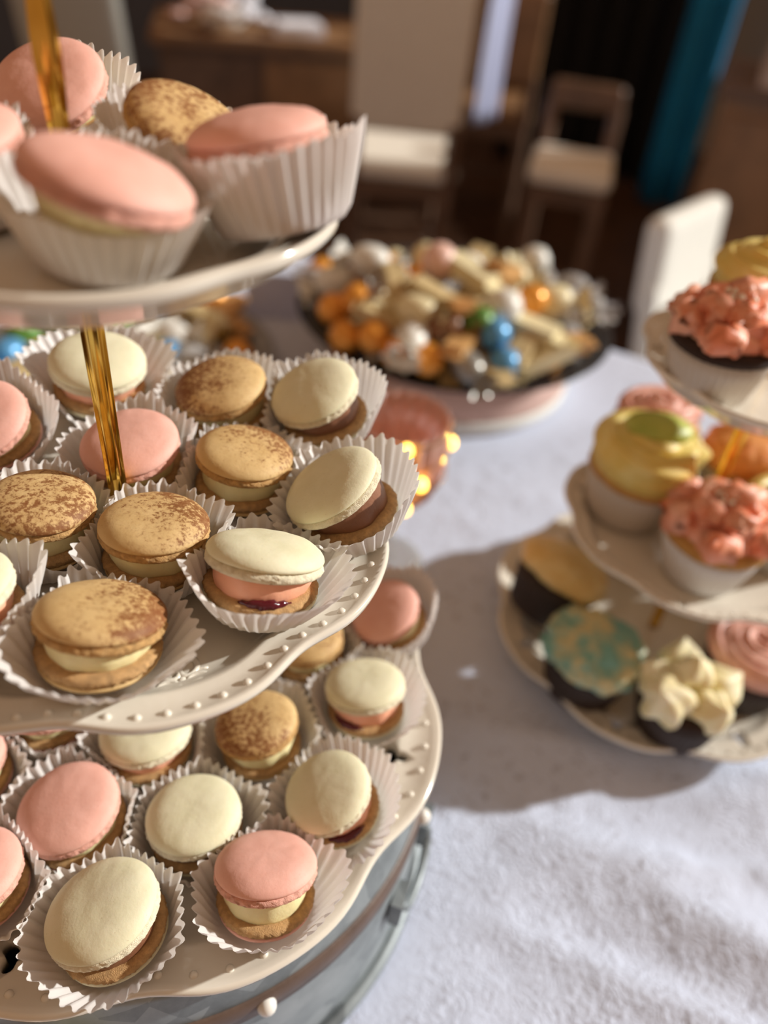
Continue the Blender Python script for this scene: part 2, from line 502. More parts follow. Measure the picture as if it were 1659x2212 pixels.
# open tub: the plate rests on its rim and the plate's foot hangs inside
prof = [(0, 0), (.1425, 0), (.1420, .006), (.1420, .06), (.1412, dh - .032), (.1392, dh - .016), (.1362, dh - .004), (.1348, dh), (.1335, dh - .0004), (.1345, dh - .006), (.1375, dh - .016), (.1396, dh - .032), (.1405, .06), (.1405, .003), (0, .003)]
obj('tub_body', MB().lathe(prof, 128).me('tub_body', M['galv']), DR)
b0, b1 = dh - .022, dh - .037
prof = [(.1400, b0), (.1416, b0 - .0004), (.1424, (b0 + b1) / 2), (.1424, b1 + .0004), (.1410, b1)]
obj('band', MB().lathe(prof, 128).me('band', M['band']), DR)
rv = MB().ball((0, 0, 0), .0042, 14, 7).me('rivet', M['white_glaze'])
for k in range(8):
    a = D(-80 + 45 * k)
    obj('rivet', rv, DR, loc=(.1428 * math.cos(a), .1428 * math.sin(a), (b0 + b1) / 2))
obj('base_lip', MB().tube([Vector((math.cos(q) * .1440, math.sin(q) * .1440, .006)) for q in [2 * PI * i / 128 for i in range(128)]], .0042, 10, closed=True).me('base_lip', M['galv']), DR)
ha = D(-38)
hd = Matrix.Rotation(ha, 3, 'Z')
hn = obj('handle', MB().tube([hd @ Vector((.1435 + .005 * math.sin(PI * i / 16) ** .6, -.022 * math.cos(PI * i / 16), .056 - .014 * math.sin(PI * i / 16))) for i in range(17)], .0024, 8).me('handle', M['galv']), DR)
lug = MB().box((0, 0, 0), (.006, .014, .020)).me('lug', M['galv'], False)
for s_ in (-1, 1):
    p = hd @ Vector((.143, .022 * s_, .056)); obj('lug', lug, hn, loc=p, rot=(0, 0, ha))

# ------------------------------------------------------------------ macarons in paper cups
SH = .0205
def shell_mesh(name, mat, seed, flat=1.0):
    prof = [(0, .335), (.2, .332), (.4, .320), (.58, .295), (.73, .255), (.85, .198), (.925, .140), (.968, .080), (.980, .04), (.965, .008), (.935, -.004), (.88, -.01), (0, -.01)]
    def fn(r, z, ph, i):
        v = Vector((r * math.cos(ph), r * math.sin(ph), z))
        k = noise.noise(v * 1.3 + Vector((seed * 5.1, 0, 0))) * .022 + noise.noise(v * 5 + Vector((0, seed * 3.7, 0))) * .006
        return r * SH * (1 + k * .8), (z * flat + k * (1.2 if z > .2 else .2)) * SH
    pr = []
    for (a, za), (b, zb) in zip(prof, prof[1:]):
        pr += [(a, za), ((a + b) / 2, (za + zb) / 2)]
    pr.append(prof[-1])
    return MB().lathe(pr, 72, fn).me(name, mat)
def foot_mesh(mat, seed, hgt=.19):
    prof = [(.86, .0), (.93, -.006), (.958, -.028), (.972, -.055), (.985, -.085), (.984, -.115), (.972, -.145), (.945, -.17), (.90, -.19), (.80, -.195), (0, -.19)]
    def fn(r, z, ph, i):
        if r < .85 : return r * SH, z * SH
        q = Vector((math.cos(ph) * 14, math.sin(ph) * 14, z * 22 + seed * 4))
        k = noise.noise(q) * .030 + noise.noise(q * 2.3) * .026
        return r * SH * (1 + k), (z + k * .35) * SH * hgt / .19
    return MB().lathe(prof, 144, fn).me('ruffled_foot', mat)
SHM = {}
for c in ('pink', 'cream', 'brown'):
    SHM[c] = [shell_mesh('shell', M[c], i + {'pink': 1, 'cream': 11, 'brown': 21}[c]) for i in range(4)]
    SHM[c + '_low'] = [shell_mesh('shell', M[c], i + 31, .75) for i in range(2)]
    SHM[c + '_foot'] = [foot_mesh(M[c + '_foot'], i + 3) for i in range(3)]
SHM['low_foot'] = [foot_mesh(M['tan_foot'], i + 13) for i in range(3)]

def filling_mesh(A, B, mat, seed, bul=.05, ra=.80, rb=.83):
    """loft between the disc of matrix A (bottom) and B (top)"""
    n = 72; m = 7; V = []; F = []
    for j in range(m + 1):
        f = j / m
        for k in range(n):
            ph = 2 * PI * k / n
            w_ = noise.noise(Vector((math.cos(ph) * 2.2, math.sin(ph) * 2.2, seed * 3.3 + f * .8))) * .05 + noise.noise(Vector((math.cos(ph) * 7, math.sin(ph) * 7, seed + f * 3))) * .012
            r = SH * ((ra + (rb - ra) * f) + bul * math.sin(PI * f) + w_)
            pa = A @ Vector((r * math.cos(ph), r * math.sin(ph), 0)); pb = B @ Vector((r * math.cos(ph), r * math.sin(ph), 0))
            V.append(pa.lerp(pb, f))
    for j in range(m):
        for k in range(n): F.append((j * n + k, j * n + (k + 1) % n, (j + 1) * n + (k + 1) % n, (j + 1) * n + k))
    V.append(A @ Vector((0, 0, 0))); V.append(B @ Vector((0, 0, 0)))
    for k in range(n):
        F.append((len(V) - 2, (k + 1) % n, k)); F.append((len(V) - 1, m * n + k, m * n + (k + 1) % n))
    return mesh('filling', V, F, mat)

FILL = {'v': 'vanilla', 'k': 'chocolate', 's': 'peach', 'j': 'peach'}
NAME = {'p': 'pink', 'c': 'cream', 'b': 'brown'}
# name, tier, colour, filling, base of stack, base axis, centre of top shell, its axis, radius
ROWS = [
    ('T1', 't', 'p', 'v', 0.0034, 0.0547, 1.1244, -0.187, -0.238, 0.953, -0.0014, 0.0486, 1.1406, -0.326, -0.415, 0.849, 0.0196),
    ('T2', 't', 'b', 'v', 0.0324, 0.008, 1.1235, 0.191, -0.164, 0.968, 0.0372, 0.0039, 1.1399, 0.338, -0.291, 0.895, 0.0199),
    ('T3', 't', 'p', 'v', 0.0561, -0.038, 1.1258, -0.177, 0.225, 0.958, 0.0495, -0.0327, 1.148, -0.165, 0.184, 0.969, 0.0195),
    ('T4', 't', 'p', 'v', 0.0077, -0.0396, 1.1188, 0.055, -0.0, 0.998, 0.0089, -0.057, 1.1457, 0.304, 0.016, 0.952, 0.0206),
    ('T5', 't', 'p', 'v', -0.0268, -0.0043, 1.121, -0.088, -0.069, 0.994, -0.0294, -0.0063, 1.1407, -0.159, -0.125, 0.979, 0.0204),
    ('M1', 'm', 'c', 's', -0.0008, 0.0795, 0.9989, 0.026, -0.073, 0.997, 0.0001, 0.0771, 1.0216, 0.048, -0.133, 0.99, 0.0213),
    ('M2', 'm', 'p', 'v', -0.0434, 0.0551, 0.9969, -0.166, -0.18, 0.97, -0.0481, 0.05, 1.0154, -0.294, -0.318, 0.901, 0.0193),
    ('M3', 'm', 'p', 'v', 0.0094, 0.022, 0.9942, -0.066, -0.066, 0.996, 0.0073, 0.0199, 1.0159, -0.12, -0.119, 0.986, 0.0199),
    ('M4', 'm', 'b', 'v', 0.0539, 0.0519, 0.9958, -0.119, -0.022, 0.993, 0.05, 0.0512, 1.0183, -0.215, -0.04, 0.976, 0.0209),
    ('M5', 'm', 'c', 'k', 0.0947, 0.0303, 1.0023, -0.23, -0.022, 0.973, 0.0868, 0.0296, 1.0247, -0.41, -0.039, 0.911, 0.02),
    ('M6', 'm', 'b', 'v', 0.0483, 0.0012, 0.9938, 0.065, 0.022, 0.998, 0.0505, 0.0019, 1.0165, 0.118, 0.039, 0.992, 0.0199),
    ('M7', 'm', 'c', 'k', 0.0872, -0.033, 0.9995, -0.3, 0.115, 0.947, 0.0776, -0.0293, 1.0197, -0.522, 0.2, 0.829, 0.0207),
    ('M8', 'm', 'b', 'v', -0.029, -0.012, 0.9937, 0.056, 0.016, 0.998, -0.0272, -0.0114, 1.0165, 0.102, 0.03, 0.994, 0.0194),
    ('M9', 'm', 'b', 'v', 0.0091, -0.0337, 0.994, 0.038, 0.066, 0.997, 0.0103, -0.0317, 1.0157, 0.069, 0.119, 0.99, 0.0199),
    ('M10', 'm', 'c', 'j', 0.0414, -0.063, 0.9973, 0.138, 0.224, 0.965, 0.0453, -0.0566, 1.0156, 0.244, 0.395, 0.886, 0.0214),
    ('M11', 'm', 'b', 'v', -0.0143, -0.0752, 0.9962, 0.107, 0.169, 0.98, -0.0112, -0.0704, 1.0151, 0.192, 0.302, 0.934, 0.0209),
    ('M12', 'm', 'c', 's', -0.0521, -0.0508, 0.9968, -0.093, 0.07, 0.993, -0.0547, -0.0488, 1.0164, -0.168, 0.126, 0.978, 0.0193),
    ('B1', 'b', 'p', 'v', 0.1306, 0.0055, 0.8803, -0.278, 0.025, 0.96, 0.1228, 0.0062, 0.8984, -0.488, 0.044, 0.872, 0.0197),
    ('B2', 'b', 'b', 'v', 0.081, 0.0021, 0.8723, -0.037, 0.066, 0.997, 0.0799, 0.004, 0.892, -0.067, 0.12, 0.991, 0.0193),
    ('B3', 'b', 'c', 'j', 0.0984, -0.0411, 0.8762, -0.013, 0.154, 0.988, 0.098, -0.0363, 0.8975, -0.023, 0.276, 0.961, 0.0198),
    ('B4', 'b', 'b', 'v', 0.0457, -0.0447, 0.8729, -0.071, 0.081, 0.994, 0.0434, -0.042, 0.8954, -0.129, 0.146, 0.981, 0.0194),
    ('B5', 'b', 'c', 's', -0.0049, -0.0326, 0.8728, -0.01, 0.101, 0.995, -0.0052, -0.0297, 0.8924, -0.018, 0.183, 0.983, 0.0207),
    ('B6', 'b', 'p', 'v', -0.037, -0.0607, 0.8727, -0.087, 0.019, 0.996, -0.0397, -0.0601, 0.8943, -0.158, 0.035, 0.987, 0.0211),
    ('B7', 'b', 'c', 'k', 0.0094, -0.0786, 0.8723, -0.023, 0.07, 0.997, 0.0088, -0.0766, 0.892, -0.042, 0.126, 0.991, 0.0202),
    ('B8', 'b', 'c', 'j', 0.0711, -0.0873, 0.8773, -0.215, 0.053, 0.975, 0.0644, -0.0856, 0.8979, -0.382, 0.095, 0.919, 0.0195),
    ('B9', 'b', 'p', 'v', 0.0301, -0.1182, 0.8793, 0.058, 0.251, 0.966, 0.0319, -0.1104, 0.8995, 0.102, 0.443, 0.891, 0.0204),
    ('B10', 'b', 'c', 'k', -0.0261, -0.1123, 0.8793, -0.116, 0.115, 0.986, -0.0296, -0.1089, 0.8995, -0.209, 0.207, 0.956, 0.0215),
    ('B11', 'b', 'p', 'v', -0.0743, -0.0803, 0.8781, -0.036, 0.048, 0.998, -0.0754, -0.0789, 0.8979, -0.064, 0.087, 0.994, 0.0193),
    ('B12', 'b', 'p', 'v', -0.0817, -0.0239, 0.8723, -0.058, 0.037, 0.998, -0.0834, -0.0229, 0.8921, -0.105, 0.068, 0.992, 0.02),
    ('B13', 'b', 'p', 'v', -0.0469, -0.002, 0.8725, 0.021, 0.084, 0.996, -0.0463, 0.0004, 0.8921, 0.039, 0.152, 0.988, 0.0205),
]
# what sets each one apart, dusting of cocoa (towards x, y, amount), extra lift, cup (base r, rim r, height)
INFO = {
    'T1': ('pink macaron behind the gold pole, back of the top plate', (0, 0, 0), 0, (.0185, .0262, .0150)),
    'T2': ('brown cocoa-dusted macaron on the top plate, behind two pink ones', (-.6, .3, .03), 0, (.0185, .0262, .0160)),
    'T3': ('pink macaron sunk in its cup, right end of top plate', (0, 0, 0), 0, (.0185, .0258, .0228)),
    'T4': ('large pink macaron with thick vanilla filling, top plate front', (0, 0, 0), 0, (.0185, .0288, .0245)),
    'T5': ('pink macaron cut off by the frame, top plate left', (0, 0, 0), 0, (.0185, .0265, .0200)),
    'M1': ('cream macaron with peach filling, behind the pole on the middle plate', (0, 0, 0), 0.001, (.0185, .0335, .021)),
    'M2': ('pink macaron with vanilla filling, upper left edge of the middle plate', (0, 0, 0), 0.001, (.0185, .030, .023)),
    'M3': ('pink macaron behind the gold pole foot, middle plate', (0, 0, 0), 0.001, (.0185, .029, .022)),
    'M4': ('brown macaron, heavy cocoa on its left half, back of middle plate', (-1.0, .2, .02), 0.001, (.0185, .029, .0235)),
    'M5': ('cream macaron with chocolate filling, back right of the middle plate', (0, 0, 0), 0.001, (.0185, .0275, .0235)),
    'M6': ('brown macaron speckled at its far right, centre of middle plate', (.6, .9, -.03), 0.001, (.0185, .0295, .0225)),
    'M7': ('cream macaron tilted over glossy chocolate filling, middle plate right rim', (0, 0, 0), 0.001, (.0185, .030, .0225)),
    'M8': ('brown macaron with cocoa patch at centre, middle plate left side', (.3, -.2, .03), 0.001, (.0185, .030, .022)),
    'M9': ('brown macaron speckled at upper right, just in front of the pole', (.8, .7, -.01), 0.001, (.0185, .029, .022)),
    'M10': ('cream macaron with peach filling and jam, middle plate front right', (0, 0, 0), 0.001, (.0178, .031, .021)),
    'M11': ('brown macaron with cocoa on its right, middle plate front', (1.3, .1, -.03), 0.001, (.0180, .0325, .0205)),
    'M12': ('cream macaron cut off by the frame at the middle plate left', (0, 0, 0), 0.001, (.0185, .0285, .0225)),
    'B1': ('pink macaron at bottom plate far right, half behind middle plate', (0, 0, 0), 0.001, (.0185, .026, .0235)),
    'B2': ('brown macaron peeking out under the right rim of the middle plate', (.3, .2, -.05), 0.001, (.0185, .028, .022)),
    'B3': ('cream macaron with peach filling at the right of the bottom plate', (0, 0, 0), 0.001, (.0185, .029, .022)),
    'B4': ('brown macaron with cocoa on its lower left, bottom plate', (-.6, -.6, .02), 0.001, (.0185, .0295, .022)),
    'B5': ('cream macaron with peach filling, partly covered by the middle plate rim', (0, 0, 0), 0.001, (.0185, .030, .022)),
    'B6': ('pink macaron with a raised ring mark, left of the bottom plate', (0, 0, 0), 0.001, (.0185, .029, .022)),
    'B7': ('plain cream macaron hiding its filling, centre of the bottom plate', (0, 0, 0), 0.001, (.0185, .030, .022)),
    'B8': ('cream macaron with red jam, beside the bottom plate hole', (0, 0, 0), 0.001, (.0185, .0282, .0215)),
    'B9': ('pink macaron with vanilla filling, bottom plate front rim', (0, 0, 0), 0.001, (.0185, .031, .0215)),
    'B10': ('cream macaron over chocolate filling, lowest front of bottom plate', (0, 0, 0), 0.001, (.0185, .0315, .0215)),
    'B11': ('pink macaron cut off at the lower left of the bottom plate', (0, 0, 0), 0.001, (.0185, .030, .022)),
    'B12': ('pink macaron cut off, bottom plate left, under middle plate', (0, 0, 0), 0.001, (.0185, .030, .022)),
    'B13': ('pink macaron almost wholly hidden below the middle plate front', (0, 0, 0), 0.001, (.0185, .0285, .022)),
}

def cup_mesh(seed, rb, rt, hgt, limits, n=38, amp=.00105, drop=.3, front=-PI / 2):
    """fluted paper cup; limits(phi) caps the rim radius where a neighbour presses"""
    rings = 9; per = 6; nn = n * per
    V = []; F = []
    prof = [(0, 0), (.6, 0), (.97, .0)] + [(None, (i + 1) / rings) for i in range(rings)]
    ids = []
    for i, (fr, f) in enumerate(prof):
        row = []
        for k in range(nn):
            ph = 2 * PI * k / nn
            if fr == 0:
                if k == 0: V.append(Vector((0, 0, .0003)))
                row.append(0); continue
            d = Vector((math.cos(ph), math.sin(ph), 0))
            fl_ = math.cos(n * ph); fl_ = math.copysign(abs(fl_) ** .8, fl_)
            if fr is not None:
                r = rb * fr; z = .0003
            else:
                lo = noise.noise(d * 1.3 + Vector((0, 0, seed * 2.9)))
                lo2 = noise.noise(d * 2.6 + Vector((4, 1, seed * 1.7)))
                R_ = min(rt * (1 + .10 * lo + .04 * lo2), limits(ph))
                R_ = max(R_, rb * 1.10)
                hh = hgt * (1 + .16 * lo2 - .05 * lo) * (1 - drop * max(0, math.cos(ph - front)) ** 1.5) * (1.0 - .25 * max(0, (rt - R_) / rt))
                r = rb + (R_ - rb) * (f ** .95) + amp * fl_ * min(1, .25 + f) * (1 + .35 * noise.noise(Vector((ph * 5, seed, f))))
                z = hh * f + (.0006 * fl_ if f > .99 else 0)
            row.append(len(V)); V.append(Vector((r * d.x, r * d.y, z)))
        ids.append(row)
    for a, b in zip(ids, ids[1:]):
        for k in range(nn):
            k2 = (k + 1) % nn
            if a[k] == a[k2]: F.append((a[k], b[k], b[k2]))
            else: F.append((a[k], a[k2], b[k2], b[k]))
    return mesh('paper_cup', V, F, M['paper'])

# how far the side of each cup towards the room's near side is pressed down
DROP = {'T1': .1, 'T2': .1, 'T3': .02, 'T4': .28, 'T5': .0, 'M1': .6, 'M2': .3, 'M3': .35, 'M4': .65, 'M5': .5, 'M6': .75, 'M7': .3, 'M8': .25, 'M9': .4, 'M10': .25, 'M11': .25, 'B3': .55, 'B4': .5, 'B5': .5, 'B8': .5, 'B9': .25, 'B10': .25}
cnt = 0
pos = {r[0]: (r[1], Vector(r[4:7])) for r in ROWS}
for row in ROWS:
    key, tier, cc, fi = row[:4]
    base, nb = Vector(row[4:7]), Vector(row[7:10]).normalized()
    cen, nt = Vector(row[10:13]), Vector(row[13:16]).normalized(); R = row[16]
    label, dust, lift, (rb, rt, ch) = INFO[key]
    col = NAME[cc]; s = R / SH; cnt += 1
    up = Vector((0, 0, 1))
    mbase = base + nb * lift
    # the cup
    def limits(ph, key=key, base=base, tier=tier, nb=nb):
        d = Vector((math.cos(ph), math.sin(ph), 0))
        L = 1.0
        for k2, (t2, p2) in pos.items():
            if k2 == key or t2 != tier: continue
            dv = p2 - base; dv.z = 0; q = dv.length
            c_ = d.dot(dv) / q
            if c_ > .05: L = min(L, max(.0185, q * .5 - .0005) / c_)
        # keep clear of the centre pole
        dv = Vector((-base.x, -base.y, 0)); q = dv.length; c_ = d.dot(dv) / max(q, 1e-6)
        if c_ > .05: L = min(L, max(.018, q - .006) / c_)
        return L
    cm = Matrix(((1, 0, 0, 0), (0, 1, 0, 0), (0, 0, 1, 0), (0, 0, 0, 1)))
    q = up.rotation_difference(nb).to_matrix().to_4x4(); q.translation = base
    o = obj('paper_cup', cup_mesh(cnt * 1.37, rb, rt, ch, limits, drop=DROP.get(key, .22), front=math.atan2(CAM.y - base.y, CAM.x - base.x)), mw=q)
    tag(o, ('paper cup under the ' + label), 'paper cup', 'paper cups on the macaron stand')
    # the macaron: bottom shell sits in the cup, top shell has its own tilt
    root = tag(obj('macaron', None, loc=mbase), label, 'macaron', 'macarons on the tiered stand')
    inv = Matrix.Translation(-mbase)
    TOP = inv @ basis(nt, cen) @ Matrix.Scale(s, 4)
    lowc = mbase + nb * (SH * s * .30)
    LOW = inv @ basis(nb, lowc) @ Matrix.Scale(s * (.90 if tier == 't' else .96), 4) @ Matrix.Rotation(PI, 4, 'X')
    tp = obj('shell', SHM[col][cnt % 4], root, mw=TOP)
    if cc == 'b': tp['dust'] = dust
    obj('ruffled_foot', SHM[col + '_foot'][cnt % 3], tp)
    lw = obj('shell', SHM[col + '_low'][cnt % 2], root, mw=LOW)
    if cc == 'b': lw['dust'] = (0.0, 0.0, -.2)
    obj('ruffled_foot', SHM['low_foot'][cnt % 3], lw)
    A = LOW @ Matrix.Translation((0, 0, -SH * .17)) @ Matrix.Rotation(PI, 4, 'X')
    B = TOP @ Matrix.Translation((0, 0, -SH * .17))
    obj('filling', filling_mesh(A, B, M[FILL[fi]], cnt * 1.1, .02 if fi == 'k' else .03), root)
    if fi == 'j':
        off = {'B8': .5, 'B3': -.45, 'M10': .35}[key]
        pts = []; rr = []
        for k in range(15):
            ph = -PI / 2 - .15 + (k - 7) * .075 + off
            pts.append(A @ Vector((SH * .87 * math.cos(ph), SH * .87 * math.sin(ph), SH * (.03 + .012 * math.sin(k * 1.7)))))
            rr.append(SH * (.012 + .085 * math.sin(PI * k / 14) + .012 * math.sin(k * 2.3)))
        jb = MB().tube(pts, rr, 10)
        obj('jam', jb.me('jam', M['jam']), root)

# ------------------------------------------------------------------ second stand with cupcakes
S2 = Vector((.367, .0464, 0))
Z2 = (.7822, .8774, 1.0009)
base2 = Z2[0] - .0235
R2 = (.1247, .0933, .0762)
def two(R, fr, angs, sz): return [(R * fr, D(a), sz) for a in angs]
stand('tiered_cake_stand', 'ivory three tier ceramic cake stand loaded with frosted cupcakes', (S2.x, S2.y, base2), 1,
      [z - base2 for z in Z2], R2, (155 - 0, 160, 150), (two(R2[0], .84, (177, 133, 222, 267), .0085), two(R2[1], .86, (137, 227, 317), .006), two(R2[2], .84, (150,), .004)),
      (two(R2[0], .84, (200, 245, 290), .008), two(R2[1], .84, (182, 272), .007), two(R2[2], .82, (195, 240), .006)), ((8, .0016), (8, .0014), (8, .0014)))
# low turned wooden foot that lifts the plate off the cloth
fo = MB().lathe([(0, TT + .0045), (.060, TT + .0045), (.062, TT + .007), (.058, base2 - .001), (0, base2 - .001)], 48)

PALE = paper_mat('pale_liner', (.80, .74, .66), .35)
WHITE = paper_mat('white_liner', (.86, .86, .86), .25)
CHOC_LINER = plain('dark_brown_liner', (.030, .016, .011), .6, .2, 60)
CHOC_CAKE = plain('chocolate_cake', (.028, .013, .008), .85, .35, 220, .6)
VAN_CAKE = plain('vanilla_cake', (.48, .26, .07), .85, .2, 220, .6)
def frost(name, a, b, lo=.4, hi=.6, sc=60):
    t = NT(name); v = t.coord()
    t.set(color=t.ramp(t.noise(v, sc, 3, .55), [(lo, a), (hi, b)]), rough=.45, sss=.12, sss_s=.005)
    t.bump(t.noise(v, 260, 3, .6), .2, .0006)
    return t.m
FR = {'gold': frost('golden_frosting', (.72, .50, .18), (.80, .62, .28)), 'teal': frost('teal_cream_frosting', (.20, .44, .38), (.66, .58, .30), .42, .6, 45),
      'cream': frost('cream_frosting', (.84, .74, .42), (.90, .84, .58)), 'rose': frost('rose_frosting', (.70, .34, .26), (.78, .44, .35)),
      'yellow': frost('yellow_frosting', (.74, .56, .14), (.80, .66, .24)), 'coral': frost('coral_frosting', (.82, .25, .12), (.88, .47, .33), .38, .64, 55),
      'orange': frost('orange_frosting', (.70, .24, .05), (.78, .34, .10)), 'green': frost('green_glaze', (.36, .42, .06), (.48, .52, .10)), 'pearl': frost('pearl_sprinkle', (.80, .76, .62), (.9, .88, .8))}

def liner_mesh(mat, n=40):
    prof = [(0, 0), (.0225, 0), (.0235, .0012), (.026, .011), (.0285, .021), (.0305, .030), (.0302, .0301), (.0278, .021), (.022, .002), (0, .0018)]
    def fn(r, z, ph, i):
        if r < .02: return r, z
        return r * (1 + .022 * math.cos(n * ph) * min(1, z / .006 + .2)), z
    return MB().lathe(prof, n * 4, fn).me('liner', mat)
def cake_mesh(mat):
    prof = [(0, .004), (.022, .004), (.0285, .0285), (.0315, .031), (.0318, .0335), (.030, .0365), (.022, .040), (.01, .0415), (0, .042)]
    def fn(r, z, ph, i):
        k = noise.noise(Vector((math.cos(ph) * 3, math.sin(ph) * 3, z * 90))) * .04 if z > .029 else 0
        return r * (1 + k), z
    return MB().lathe(prof, 48, fn).me('cake', mat)
LIN = {'pale': liner_mesh(PALE), 'white': liner_mesh(WHITE), 'dark': liner_mesh(CHOC_LINER)}
CAKE = {'choc': cake_mesh(CHOC_CAKE), 'van': cake_mesh(VAN_CAKE)}

def fr_dome(seed, R, h, lump):
    prof = [(0, .033)] + [(R * ((1 - q ** 2.8) ** .5) * (.93 + .07 * min(1, q * 6)), .033 + (h + .002) * q) for q in [i / 20 for i in range(20)]] + [(0, .035 + h)]
    def fn(r, z, ph, i):
        v = Vector((math.cos(ph) * r * 90, math.sin(ph) * r * 90, z * 90 + seed * 7))
        k = noise.noise(v) * lump + noise.noise(v * 2.7) * lump * .6
        drip = .006 * noise.noise(Vector((math.cos(ph) * 2.5, math.sin(ph) * 2.5, seed * 3.0))) if z < .036 and r > .01 else 0
        return r * (1 + k * .6), z + k * .014 + drip
    return MB().lathe(prof, 72, fn)
def fr_swirl(R, h, turns, rope, star=6, amp=.18, twist=.12):
    pts = []; rad = []
    n = int(turns * 30)
    for i in range(n + 1):
        f = i / n
        a = 2 * PI * turns * f
        r = (R - rope * .8) * (1 - f) ** .8 + .001
        pts.append((r * math.cos(a), r * math.sin(a), .036 + rope * .7 + h * f ** 1.1)); rad.append(rope * (1 - .35 * f))
    mb = MB().tube(pts, rad, 24, star=star, amp=amp, twist=twist)
    mb.lathe([(0, .036), (R * .92, .036), (R * .8, .036 + rope), (R * .4, .036 + rope + h * .5), (0, .036 + rope + h * .8)], 32)
    return mb
def fr_rose(R, seed):
    mb = MB()
    rnd = random.Random(seed)
    mb.lathe([(0, .036), (R * .9, .037), (R * .85, .045), (R * .5, .052), (0, .056)], 32)
    a0 = 0
    for ring, (rr, cnt_, z, tilt) in enumerate(((R * .80, 7, .042, .9), (R * .50, 5, .050, .55), (R * .16, 3, .056, .2))):
        for k in range(cnt_):
            a = 2 * PI * k / cnt_ + ring * .5
            ww = 2 * PI * rr / cnt_ * .9 + .006
            pts = []
            for i in range(13):
                f = i / 12 - .5
                an = a + f * ww / max(rr, .004) * .9
                b = rr + .004 * math.cos(f * PI)
                pts.append((b * math.cos(an), b * math.sin(an), z + .006 * math.cos(f * PI)))
            mb.tube(pts, [.0035 + .0028 * math.cos((i / 12 - .5) * PI) for i in range(13)], 10)
    return mb
def fr_drops(R, seed, layers=((.72, 7, .040, .0105), (.36, 5, .0465, .0098), (0, 1, .053, .0095))):
    """piped drops with ribbed sides, pointing outward"""
    mb = MB(); rnd = random.Random(seed)
    mb.lathe([(0, .036), (R * .85, .036), (R * .7, .046), (0, .054)], 32)
    for rr, c_, z, sz in layers:
        for k in range(c_):
            a = 2 * PI * (k + rnd.random() * .35) / c_
            d = Vector((math.cos(a) * rr * 1.1, math.sin(a) * rr * 1.1, .75)).normalized()
            c = Vector((math.cos(a) * R * rr, math.sin(a) * R * rr, z - .003))
            s_ = sz * (.85 + .35 * rnd.random())
            pts = [c + d * s_ * f for f in (0, .25, .5, .8, 1.05, 1.3, 1.45)]
            mb.tube(pts, [s_ * q for q in (.85, 1.0, .98, .8, .52, .22, .06)], 24, star=5, amp=.16, twist=.18)
    return mb
def fr_petals(R, seed):
    """ruffled carnation: wavy ribbons"""
    mb = MB(); rnd = random.Random(seed)
    mb.lathe([(0, .035), (R * .8, .035), (R * .75, .044), (R * .3, .052), (0, .053)], 32)
    for ring, (rr, c_, z) in enumerate(((.80, 6, .0425), (.42, 4, .0505), (.08, 1, .056))):
        for k in range(c_):
            a = 2 * PI * (k + rnd.random() * .3) / c_
            pts = []
            for i in range(15):
                f = i / 14 - .5
                an = a + f * (2.2 / c_ + .9 * ring * .3) * 1.5
                r_ = R * rr + .0045 * math.cos(i * 1.9 + rnd.random())
                pts.append((r_ * math.cos(an), r_ * math.sin(an), z + .0042 * math.sin(i * 1.35 + k) + .002))
            mb.tube(pts, [.0088 * (1 - .6 * abs(2 * i / 14 - 1) ** 2) for i in range(15)], 14, star=3, amp=.14, twist=.12)
    return mb
def cupcake(X, n, sc, liner, cake, frosting, mat, label, topping=None):
    """X: centre of the frosting"""
    n = Vector(n).normalized(); X = Vector(X)
    B = X - n * .043
    mw = basis(n, B) @ Matrix.Scale(sc, 4)
    root = tag(obj('cupcake', None, loc=B), label, 'cupcake', 'cupcakes on the tiered stand')
    I = Matrix.Translation(-B) @ mw
    obj('liner', LIN[liner], root, mw=I); obj('cake', CAKE[cake], root, mw=I)
    fo_ = obj('frosting', frosting.me('frosting', FR[mat]), root, mw=I)
    if topping: obj('glaze' if topping[0] == 'green' else 'pearl_cluster', topping[1].me('topping', FR[topping[0]]), root, mw=I)
    return root
up = (0, 0, 1)
cupcake((.2966, .079, .8222), (.42, .08, .90), 1.0, 'dark', 'choc', fr_dome(1, .0345, .020, .09), 'gold', 'chocolate cupcake with smooth golden frosting, leaning at the bottom plate rim')
cupcake((.2831, .0123, .8142), (.10, .05, .99), 1.0, 'dark', 'choc', fr_dome(2, .0350, .020, .22), 'teal', 'chocolate cupcake with rough teal and cream frosting')
cupcake((.3232, -.0342, .8162), (.05, .10, .99), .95, 'dark', 'choc', fr_drops(.031, 3, ((.62, 5, .042, .0150), (0, 1, .054, .0130))), 'cream', 'chocolate cupcake piped with cream white drops, front of the bottom plate')
cupcake((.3885, -.0235, .8162), up, 1.0, 'dark', 'choc', fr_swirl(.034, .010, 3.2, .0078), 'rose', 'chocolate cupcake with rose swirl, front of the bottom plate, cut by frame')
gl = MB().ball((.001, .003, .0605), .016, 18, 8, 1.3, .85, .42)
cupcake((.330, .0765, .9124), (.05, -.05, .99), 1.12, 'pale', 'van', fr_swirl(.0345, .013, 2.3, .0105, 5, .12), 'yellow', 'cupcake with broad yellow frosting swirl and a green glazed centre', ('green', gl))
pc = MB()
for k in range(14): pc.ball((.010 * math.cos(k * 2.4) * (k / 14) ** .5, .010 * math.sin(k * 2.4) * (k / 14) ** .5, .064 - .004 * (k / 14)), .0021, 8, 5)
cupcake((.3431, .012, .9114), up, 1.0, 'white', 'van', fr_petals(.034, 5), 'coral', 'vanilla cupcake with coral ruffled frosting, white liner, front of middle plate', ('pearl', pc))
